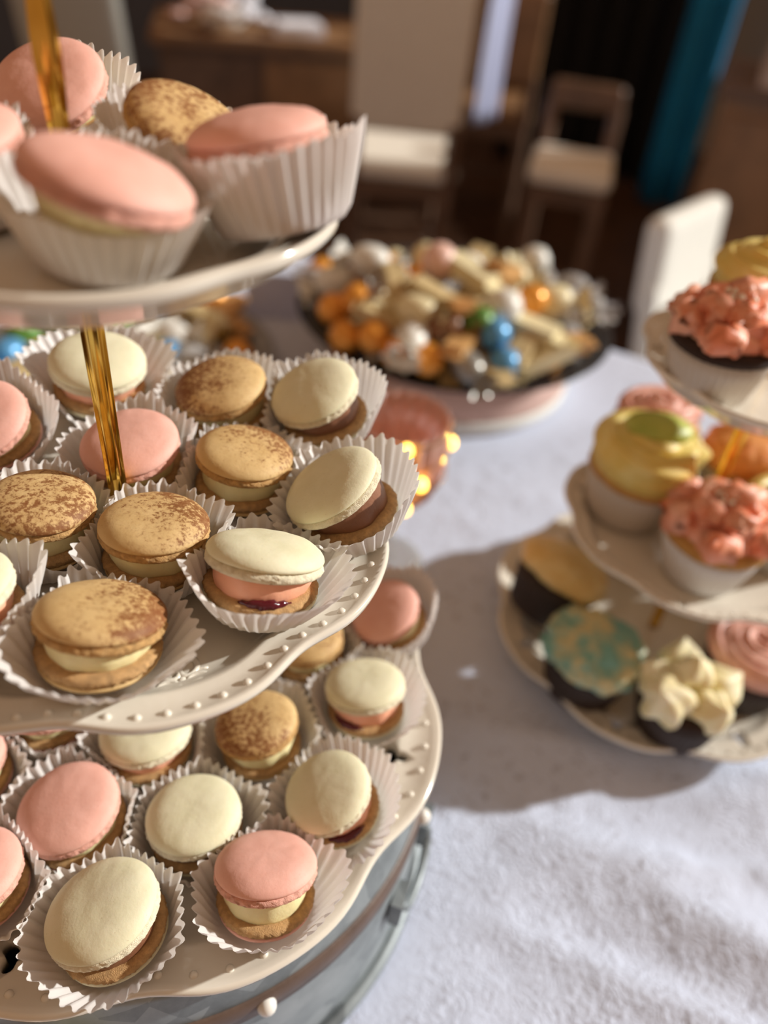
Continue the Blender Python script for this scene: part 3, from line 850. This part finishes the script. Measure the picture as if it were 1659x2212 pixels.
cupcake((.3761, .1267, .9114), (.0, .05, 1), 1.0, 'white', 'van', fr_swirl(.030, .010, 2.6, .0085), 'rose', 'cupcake with pale rose swirled frosting at the back of the middle plate')
cupcake((.4151, .0744, .9124), up, .95, 'pale', 'van', fr_dome(7, .033, .022, .10), 'orange', 'cupcake with orange frosting behind the gold pole of the cupcake stand')
cupcake((.4033, .0137, .9104), up, .92, 'pale', 'van', fr_swirl(.034, .011, 2.6, .009), 'yellow', 'cupcake with yellow swirl at the frame edge of the middle plate')
pc2 = MB()
for k in range(14): pc2.ball((.010 * math.cos(k * 2.4) * (k / 14) ** .5, .010 * math.sin(k * 2.4) * (k / 14) ** .5, .064 - .004 * (k / 14)), .0021, 8, 5)
cupcake((.3175, .0395, 1.0349), up, .92, 'pale', 'choc', fr_petals(.034, 8), 'coral', 'chocolate cupcake with coral ruffled frosting on the top plate', ('pearl', pc2))
cupcake((.3775, .0867, 1.0379), up, .92, 'pale', 'van', fr_swirl(.033, .016, 2.6, .010, 5, .12), 'yellow', 'cupcake with yellow swirl at the back of the top plate')

for ang, fr_, mt, lb in ((-12, fr_swirl(.034, .010, 3.2, .0078), 'rose', 'added chocolate cupcake with rose swirl, shading the bottom plate from far right'), (38, fr_drops(.031, 13, ((.62, 5, .042, .0150), (0, 1, .054, .0130))), 'cream', 'added chocolate cupcake with cream drops, shading the bottom plate from back right'),  # extra cupcakes, added to keep the sun off the bottom plate
                         (80, fr_dome(9, .0345, .020, .09), 'gold', 'added chocolate cupcake with golden frosting, shading the back of the bottom plate')):
    cupcake((S2.x + .083 * math.cos(D(ang)), S2.y + .083 * math.sin(D(ang)), .8162), up, 1.0, 'dark', 'choc', fr_, mt, lb)

# ------------------------------------------------------------------ pink ribbed goblet with small lights
t = NT('pink_glass'); t.set(color=(.95, .62, .52), rough=.12, trans=.55, ior=1.2, spec=.5, sss=.0)
PG = t.m
t = NT('clear_glass'); t.set(color=(.95, .94, .92), rough=.05, trans=.85, ior=1.25)
CG = t.m
GB = Vector((.200, .182, TT + .004))
gob = tag(obj('goblet', None, loc=GB), 'pink ribbed glass goblet glowing with tiny lights, behind the macaron stand', 'glass')
def rib(r, z, ph, i): return r * (1 + (.045 * math.cos(20 * ph) if r > .012 else 0)), z
obj('bowl', MB().lathe([(0, .062), (.018, .066), (.029, .080), (.034, .105), (.0345, .142), (.0335, .142), (.033, .105), (.027, .082), (.016, .069), (0, .066)], 120, rib).me('bowl', PG), gob)
obj('stem', MB().lathe([(0, .004), (.006, .004), (.0045, .012), (.004, .035), (.006, .055), (.012, .0625), (0, .0625)], 32).me('stem', CG), gob)
obj('foot', MB().lathe([(0, .000), (.030, .0), (.0305, .0015), (.020, .0035), (.006, .006), (0, .006)], 48).me('foot', CG), gob)
t = NT('warm_bulb'); t.set(color=(1, .8, .3), emit=(1.0, .55, .08), emit_s=6.0)
blb = MB().ball((0, 0, 0), 0.0045, 10, 6, 1, 1, 1.2).me('bulb', t.m)
str_ = tag(obj('fairy_lights', MB().tube([GB + Vector((.0368 * math.cos(i * .35), .0368 * math.sin(i * .35), .080 + .0012 * i)) for i in range(54)], .0006, 5).me('wire', M['gold'])), 'thin wire of warm fairy lights wound around the pink goblet', 'lights')
for p in ((-.011, -.0365, .139), (.003, -.038, .108), (-.007, -.037, .087), (.036, -.010, .12)):
    obj('bulb', blb, str_, loc=GB + Vector(p))

# ------------------------------------------------------------------ sweets on round trays
def plate_tray(loc, R, label, mat, zh):
    o = obj('serving_tray', MB().lathe([(0, 0), (R * .8, 0), (R * .86, .003), (R, .014), (R * 1.01, .0135), (R * .88, -.001), (R * .8, -.004), (0, -.004)], 96).me('serving_tray', mat), loc=loc)
    return tag(o, label, 'tray')
TC = Vector((.372, .462, 0))
drum = tag(obj('cake_drum', None, loc=(TC.x, TC.y, TT + .004)), 'low round blush fabric riser below the black tray of sweets', 'riser')
obj('body', MB().lathe([(0, 0), (.132, 0), (.134, .003), (.134, .053), (.132, .055), (0, .055)], 96).me('body', M['blush']), drum)
obj('ribbon', MB().lathe([(.1345, .003), (.1358, .004), (.1358, .015), (.1345, .016)], 96).me('ribbon', M['white_fabric']), drum)
plate_tray((TC.x, TC.y, TT + .0635), .168, 'black round tray piled with wrapped sweets on the blush riser', M['black_tray'], 0)
t = NT('steel_rim'); t.set(color=(.42, .43, .44), rough=.3, metal=.8)
SW = {}
def foil(nm, c, r=.28, mt=.25):
    return plain(nm + '_wrapper', c, r, .12, 60, .25, metal=mt)
SW = {'orange': foil('orange', (.80, .34, .05)), 'white': foil('white', (.78, .78, .72), .35, 0), 'pink': foil('pink', (.80, .52, .43), .4, 0), 'cream': foil('cream', (.76, .68, .42), .4, 0),
      'tan': foil('tan', (.62, .36, .14), .4, .1), 'beige': foil('beige', (.52, .40, .20), .5, 0), 'green': foil('green', (.10, .24, .04), .4, .1), 'blue': foil('blue', (.10, .32, .58), .3, .2),
      'grey': foil('grey', (.32, .31, .28), .3, .4), 'gold': foil('gold', (.62, .44, .10), .25, .6), 'brown': foil('brown', (.17, .075, .03), .4, .1)}
t = NT('clear_wrapper'); t.set(color=(.8, .8, .8), rough=.15, trans=.6, ior=1.1); SW['clear'] = t.m
def candy_parts(kind, seed):
    """body and the two twisted ends of a wrapped sweet"""
    def fn(r, z, ph, i): 
        k = noise.noise(Vector((math.cos(ph) * 2, math.sin(ph) * 2, z * 120 + seed))) * .08
        return r * (1 + k), z
    b = MB().lathe([(0, -.016), (.006, -.0155), (.0105, -.011), (.0125, -.004), (.0125, .004), (.0105, .011), (.006, .0155), (0, .016)], 20, fn)
    e = []
    for s_ in (-1, 1):
        n = 28; V = []; F = []
        for j, (r, z) in enumerate(((.0022, .0150), (.0026, .0175), (.0075, .0225), (.0135, .0285))):
            for k in range(n):
                ph = 2 * PI * k / n
                rr = r * (1 + (.22 * math.cos(7 * ph) if j > 1 else 0))
                V.append((rr * math.cos(ph), rr * math.sin(ph) * .75, s_ * (z + (.0016 * math.cos(5 * ph) if j == 3 else 0))))
        for j in range(3):
            for k in range(n): F.append((j * n + k, j * n + (k + 1) % n, (j + 1) * n + (k + 1) % n, (j + 1) * n + k))
        e.append((V, F))
    return b, e
def ball_sweet(seed):
    def fn(r, z, ph, i):
        k = noise.noise(Vector((math.cos(ph) * 3, math.sin(ph) * 3, z * 200 + seed))) * .07
        return r * (1 + k), z
    return MB().lathe([(0, -.0135), (.007, -.0128), (.0125, -.007), (.0145, 0), (.0125, .007), (.008, .0118), (.003, .0135), (0, .0138)], 24, fn)
def bar_sweet():
    mb = MB().box((0, 0, 0), (.018, .042, .012))
    mb.box((0, .0245, 0), (.017, .008, .0012)); mb.box((0, -.0245, 0), (.017, .008, .0012))
    return mb
CM = {}
for nm, m_ in SW.items():
    b, e = candy_parts(nm, len(CM))
    CM[nm] = (b.me('body', m_), [mesh('wrapper_end', V, F, m_) for V, F in e], ball_sweet(len(CM) * 3).me('body', m_), bar_sweet().me('body', m_, False))
def sweet(colr, p, shape, label, group, rnd, sc=1.0):
    rot = Matrix.Rotation(rnd.uniform(0, 2 * PI), 4, 'Z') @ Matrix.Rotation(PI / 2 + rnd.uniform(-.35, .35), 4, 'X')
    if shape == 'bar': rot = Matrix.Rotation(rnd.uniform(0, 2 * PI), 4, 'Z') @ Matrix.Rotation(rnd.uniform(-.4, .4), 4, 'X')
    root = tag(obj('wrapped_sweet', None, mw=Matrix.Translation(p) @ rot @ Matrix.Scale(sc, 4)), label, 'sweet', group)
    a, ends, bl, br = CM[colr]
    if shape == 'twist':
        obj('body', a, root)
        for q in ends: obj('wrapper_end', q, root)
    elif shape == 'ball': obj('body', bl, root)
    else: obj('body', br, root)
rnd = random.Random(12)
SHP = {'twist': 'twist-wrapped sweet', 'ball': 'round sweet', 'bar': 'flat wrapped bar'}
WHAT = {'orange': 'orange foil', 'white': 'white', 'pink': 'pale pink', 'cream': 'cream', 'tan': 'tan', 'beige': 'beige', 'green': 'green', 'blue': 'blue', 'grey': 'grey', 'gold': 'gold foil', 'brown': 'brown', 'clear': 'clear'}
HEAP = [('orange', .249, .560, .838), ('orange', .247, .43, .867), ('orange', .226, .438, .855), ('orange', .228, .402, .844), ('orange', .249, .380, .853), ('orange', .264, .352, .850), ('white', .279, .486, .881), ('pink', .334, .438, .898),
        ('cream', .358, .412, .896), ('tan', .396, .416, .894), ('white', .505, .535, .845), ('beige', .285, .42, .883), ('cream', .290, .381, .875), ('beige', .312, .391, .885), ('beige', .262, .39, .866), ('white', .278, .356, .860),
        ('green', .342, .351, .874), ('blue', .353, .338, .868), ('blue', .354, .313, .851), ('white', .373, .364, .881), ('orange', .409, .375, .880), ('cream', .438, .383, .874), ('tan', .320, .335, .863), ('orange', .287, .335, .850),
        ('grey', .320, .318, .849), ('tan', .428, .331, .854), ('cream', .395, .343, .868), ('clear', .520, .469, .843), ('clear', .506, .413, .848), ('beige', .338, .313, .846), ('brown', .309, .355, .870), ('tan', .327, .375, .882),
        ('beige', .377, .323, .859), ('white', .245, .499, .855), ('clear', .232, .530, .842), ('cream', .399, .318, .850)]
shapes = ['twist', 'ball', 'bar']
for i, (c_, x, y, z) in enumerate(HEAP):
    sh = {'orange': 'ball', 'gold': 'ball', 'blue': 'ball', 'beige': 'bar', 'tan': 'bar', 'clear': 'twist'}.get(c_, shapes[i % 3])
    sc_ = 1.25 if c_ in ('white', 'pink', 'cream') else 1.1
    z2 = max(z - .004, .829)
    sweet(c_, Vector((x, y, z2)), sh, '%s %s heaped on the black round tray' % (WHAT[c_], SHP[sh]), '%s %s pieces on the black tray' % (WHAT[c_], SHP[sh]), rnd, sc_)
# lower layers of the heap
fillc = ['beige', 'tan', 'white', 'beige', 'cream', 'orange', 'clear']
k = 0
for ring, (rr, n_, z) in enumerate(((.125, 15, .826), (.085, 10, .829), (.045, 6, .836), (.08, 9, .851), (.035, 5, .860), (.0, 1, .878))):
    for i in range(n_):
        a = 2 * PI * (i + .4 * ring) / n_ + .1
        c_ = fillc[k % 7]; k += 1; sh = 'bar' if c_ in ('beige', 'tan') else shapes[k % 2]
        sweet(c_, Vector((TC.x + rr * math.cos(a), TC.y + rr * math.sin(a), z)), sh, '%s %s heaped on the black round tray' % (WHAT[c_], SHP[sh]), '%s %s pieces on the black tray' % (WHAT[c_], SHP[sh]), rnd, 1.15)
# the second tray, further left
TL = Vector((.035, .535, 0))
plate_tray((TL.x, TL.y, TT + .0085), .150, 'round steel tray of wrapped sweets behind the macaron stand', t.m and plain('steel_tray', (.30, .30, .30), .35, .1, 30, metal=.6), 0)
LST = [('blue', -.08, .52, .789), ('beige', -.062, .498, .786), ('tan', -.036, .507, .787), ('white', .047, .527, .790), ('blue', .068, .493, .786), ('clear', .091, .483, .784), ('white', .077, .511, .796), ('gold', .126, .545, .784),
       ('tan', .145, .575, .786), ('green', .020, .555, .792), ('green', -.066, .540, .796), ('cream', .106, .517, .790), ('tan', -.01, .50, .784), ('beige', .01, .475, .784), ('cream', .03, .49, .787), ('orange', .05, .46, .783), ('beige', .11, .575, .79), ('orange', .135, .60, .79)]
for i in range(20):
    a = 2 * PI * i / 20; rr = .112 if i % 2 else .06
    LST.append((fillc[i % 7], TL.x + rr * math.cos(a), TL.y + rr * math.sin(a), .775))
for i, (c_, x, y, z) in enumerate(LST):
    sh = {'orange': 'ball', 'gold': 'ball', 'beige': 'bar', 'tan': 'bar'}.get(c_, 'twist')
    sweet(c_, Vector((x, y, z)), sh, '%s %s lying on the steel tray' % (WHAT[c_], SHP[sh]), '%s %s pieces on the steel tray' % (WHAT[c_], SHP[sh]), rnd, 1.15)
# place card between the trays
cdm = MB()
cdm.add([(-.037, 0, 0), (.037, 0, 0), (.037, .012, .050), (-.037, .012, .050), (.037, .024, 0), (-.037, .024, 0), (-.037, .0008, 0), (.037, .0008, 0), (.037, .012, .0490), (-.037, .012, .0490), (.037, .0232, 0), (-.037, .0232, 0)],
        [(0, 1, 2, 3), (3, 2, 4, 5), (7, 6, 9, 8), (8, 9, 11, 10), (0, 6, 7, 1), (4, 10, 11, 5)])
tag(obj('place_card', cdm.me('place_card', M['lavender'], False), loc=(.212, .612, TT + .0045), rot=(0, 0, -.30)), 'small blank white folded card standing between the two trays', 'card')

# ------------------------------------------------------------------ sprig beside the drum
SP = Vector((-.078, -.152, TT + .006))
spr = tag(obj('flower_sprig', None, loc=SP), 'green leaf sprig with small cream flowers leaning on the metal tub', 'sprig')
LEAF = plain('leaf_green', (.17, .19, .08), .5, .25, 40)
obj('stalk', MB().tube([(0, 0, 0), (.003, .005, .05), (.008, .011, .085), (.011, .016, .106)], .0018, 7).me('stalk', LEAF), spr)
lf = MB().add([(0, 0, 0), (.007, .012, .002), (.008, .024, .001), (0, .042, -.003), (-.008, .024, .001), (-.007, .012, .002), (0, .022, -.002)], [(0, 1, 6), (1, 2, 6), (2, 3, 6), (3, 4, 6), (4, 5, 6), (5, 0, 6)]).me('leaf', LEAF)
for i in range(8):
    obj('leaf', lf, spr, loc=(.002 + i * .001, .002 + i * .0015, .035 + i * .009), rot=(-.5 + .25 * (i % 3), .2, 2.2 + i * 1.25 if i % 2 else -1.6 + .3 * i))
bl = MB()
for i in range(5): bl.ball((.006 * math.cos(i * 1.257), .006 * math.sin(i * 1.257), 0), .005, 8, 5, 1, 1, .5)
blm = bl.me('blossom', M['cream_fabric'])
for i in range(3): obj('blossom', blm, spr, loc=(.006 + i * .004, .004 + .003 * i, .082 + .010 * i))

# ------------------------------------------------------------------ the dim room behind
def bev(o, w_=.022):
    m = o.modifiers.new('bevel', 'BEVEL'); m.width = w_; m.segments = 3; m.limit_method = 'NONE'
    return o

def chair(loc, rz, label, fab, wood, w=.40, h=.95, seat_h=.46, back_gap=.0, backmat=None):
    ch = tag(obj('dining_chair', None, loc=loc, rot=(0, 0, rz)), label, 'chair')
    st = MB().box((0, 0, seat_h - .03), (w, w, .06))
    bev(obj('seat', st.me('seat', fab, False), ch))
    fr_ = MB().box((0, 0, seat_h - .085), (w - .01, w - .01, .05)); obj('seat_rail', fr_.me('seat_rail', wood, False), ch)
    tl = Matrix.Rotation(-.12, 4, 'X')
    bk = MB().box((0, w / 2 + .03, (seat_h + .06 + back_gap + h) / 2), (w - .02, .05, h - seat_h - .06 - back_gap), M=tl)
    bev(obj('backrest', bk.me('backrest', backmat or fab, False), ch))
    for sx in (-1, 1):
        obj('leg', MB().box((sx * (w / 2 - .025), -w / 2 + .025, (seat_h - .11) / 2), (.04, .04, seat_h - .11)).me('leg', wood, False), ch)
        obj('leg', MB().tube([(sx * (w / 2 - .025), w / 2 + .02, 0.0), (sx * (w / 2 - .025), w / 2 - .01, seat_h - .05), (sx * (w / 2 - .025), w / 2 + .02, seat_h + .12)], .021, 6).me('leg', wood, False), ch)
    obj('stretcher', MB().box((0, -w / 2 + .03, .16), (w - .07, .02, .025)).me('stretcher', wood, False), ch)
    return ch

def drape(name, p0, p1, z0, z1, mat, label, cat, waves, amp):
    a, b = Vector((*p0, 0)), Vector((*p1, 0)); t_ = (b - a).normalized(); n_ = Vector((-t_.y, t_.x, 0))
    nu, nv = waves * 10, 12; V = []; F = []
    for side in (0, 1):
        for j in range(nv + 1):
            for i in range(nu + 1):
                u_ = i / nu; f = j / nv
                off = amp * math.sin(2 * PI * waves * u_ + .6 * math.sin(f * 3)) * (.6 + .4 * (1 - f)) + (.006 if side else 0)
                p = a.lerp(b, u_) + n_ * off; V.append((p.x, p.y, z0 + (z1 - z0) * f))
    W_ = nu + 1; o_ = W_ * (nv + 1)
    for j in range(nv):
        for i in range(nu):
            q = j * W_ + i
            F.append((q, q + 1, q + W_ + 1, q + W_)); F.append((o_ + q + W_, o_ + q + W_ + 1, o_ + q + 1, o_ + q))
    for j in range(nv):
        for i in (0, nu):
            q = j * W_ + i; F.append((q, q + W_, o_ + q + W_, o_ + q))
    for i in range(nu): F.append((i, o_ + i, o_ + i + 1, i + 1))
    return tag(obj(name, mesh(name, V, F, mat)), label, cat)

chair((1.016, 2.234, 0), 2.75, 'tall cream upholstered dining chair seen from behind, next to the sideboard', M['cream_fabric'], M['wood_dark'], .34, 1.15, .46, .02)
chair((.20, 2.20, 0), 2.35, 'grey beige upholstered dining chair turned towards the sideboard', M['grey_fabric'], M['wood_dark'], .34, 1.15, .46, .0)
chair((1.47, 1.96, 0), -.58, 'low dark wooden chair with pale cream seat in front of the black drape', M['cream_fabric'], M['wood_dark'], .25, .68, .50, .04, M['wood_dark'])
chair((1.56, 2.78, 0), 2.65, 'brown wooden chair with a lavender cloth hung over its back', M['wood_mid'], M['wood_dark'], .36, .86, .48, .02)
drape('lavender_cloth', (1.325, 2.375), (1.450, 2.47), .48, .88, M['lavender'], 'lavender white cloth hanging over the back of the brown chair', 'cloth', 2, .010)
drape('black_drape', (2.02, 3.50), (2.72, 3.00), .02, 2.3, M['black_cloth'], 'long black drape hanging to the floor behind the chairs', 'drape', 7, .05)
drape('teal_drape', (2.40, 2.80), (2.56, 2.70), .04, 2.3, M['teal_cloth'], 'narrow teal drape hanging beside the black one', 'drape', 2, .03)
# sideboard
sbd = tag(obj('sideboard', None, loc=(.70, 2.86, 0), rot=(0, 0, -.2)), 'dark brown wooden sideboard with two doors, flowers standing on it', 'sideboard')
obj('body', MB().box((0, 0, .36), (.66, .42, .56)).me('body', M['wood_dark'], False), sbd)
obj('top', MB().box((0, -.01, .655), (.70, .46, .03)).me('top', M['wood_mid'], False), sbd)
for s_ in (-1, 1):
    d_ = obj('door', MB().box((s_ * .163, -.217, .36), (.31, .018, .50)).me('door', M['wood_mid'] if s_ > 0 else M['wood_dark'], False), sbd)
    obj('knob', MB().ball((s_ * .03, -.234, .40), .011, 10, 6).me('knob', M['gold']), d_)
    for b_ in (-1, 1): obj('leg', MB().box((s_ * .29, b_ * .17, .04), (.05, .05, .08)).me('leg', M['wood_dark'], False), sbd)
fa = tag(obj('flower_arrangement', None, loc=(.56, 2.78, .671)), 'low arrangement of pink and white blossoms on the sideboard', 'flowers')
obj('vase', MB().lathe([(0, 0), (.05, 0), (.075, .03), (.07, .06), (.06, .065), (0, .06)], 32).me('vase', M['white_glaze']), fa)
pinkb = plain('pink_blossom', (.80, .56, .52), .8, .15, 30); whiteb = plain('white_blossom', (.82, .84, .92), .8, .1, 30)
for i in range(18):
    a = i * 2.4; r_ = .035 * (i + .5) ** .5
    bm_ = MB()
    for k in range(6): bm_.ball((.016 * math.cos(k * 1.047), .016 * math.sin(k * 1.047), 0), .015, 8, 5, 1, 1, .7)
    bm_.ball((0, 0, .007), .013, 8, 5)
    obj('blossom', bm_.me('blossom', pinkb if r_ * math.cos(a) < 0 else whiteb), fa, loc=(r_ * math.cos(a), r_ * math.sin(a), .085 + .03 * math.cos(i * 1.7) - r_ * .15))
nap = MB()
for k in range(3): nap.box((0, 0, .006 + .012 * k), (.16 - .01 * k, .12, .010), .1 * k)
tag(obj('folded_napkins', nap.me('folded_napkins', whiteb, False), loc=(.80, 2.72, .671), rot=(0, 0, -.2)), 'stack of folded white napkins on the sideboard', 'napkins')
# cabinet with a folded cloth at the right
cb = tag(obj('wooden_cabinet', None, loc=(1.99, 1.575, 0), rot=(0, 0, -.72)), 'brown wooden cabinet at the right, a pale folded cloth on its top', 'cabinet')
obj('body', MB().box((0, 0, .40), (.55, .40, .72)).me('body', M['wood_mid'], False), cb)
obj('top', MB().box((0, 0, .775), (.59, .44, .03)).me('top', M['wood_dark'], False), cb)
obj('door', MB().box((0, -.208, .40), (.50, .016, .64)).me('door', M['wood_mid'], False), cb)
for s_ in (-1, 1):
    for b_ in (-1, 1): obj('leg', MB().box((s_ * .24, b_ * .16, .02), (.05, .05, .04)).me('leg', M['wood_dark'], False), cb)
fc = MB()
for k in range(4): fc.box((0, 0, .012 + .024 * k), (.40 - .015 * k, .30 - .01 * k, .022), .04 * k)
tag(obj('folded_cloth', fc.me('folded_cloth', plain('pale_pink_cloth', (.60, .54, .54), .9, .05, 40), False), loc=(1.97, 1.555, .79), rot=(0, 0, -.72)), 'pale folded cloth lying on the brown cabinet', 'cloth')
chair((1.144, .783, 0), .47, 'chair in a white slipcover standing sunlit beyond the table corner', M['white_fabric'], M['white_fabric'], .27, .74, .50, .0)
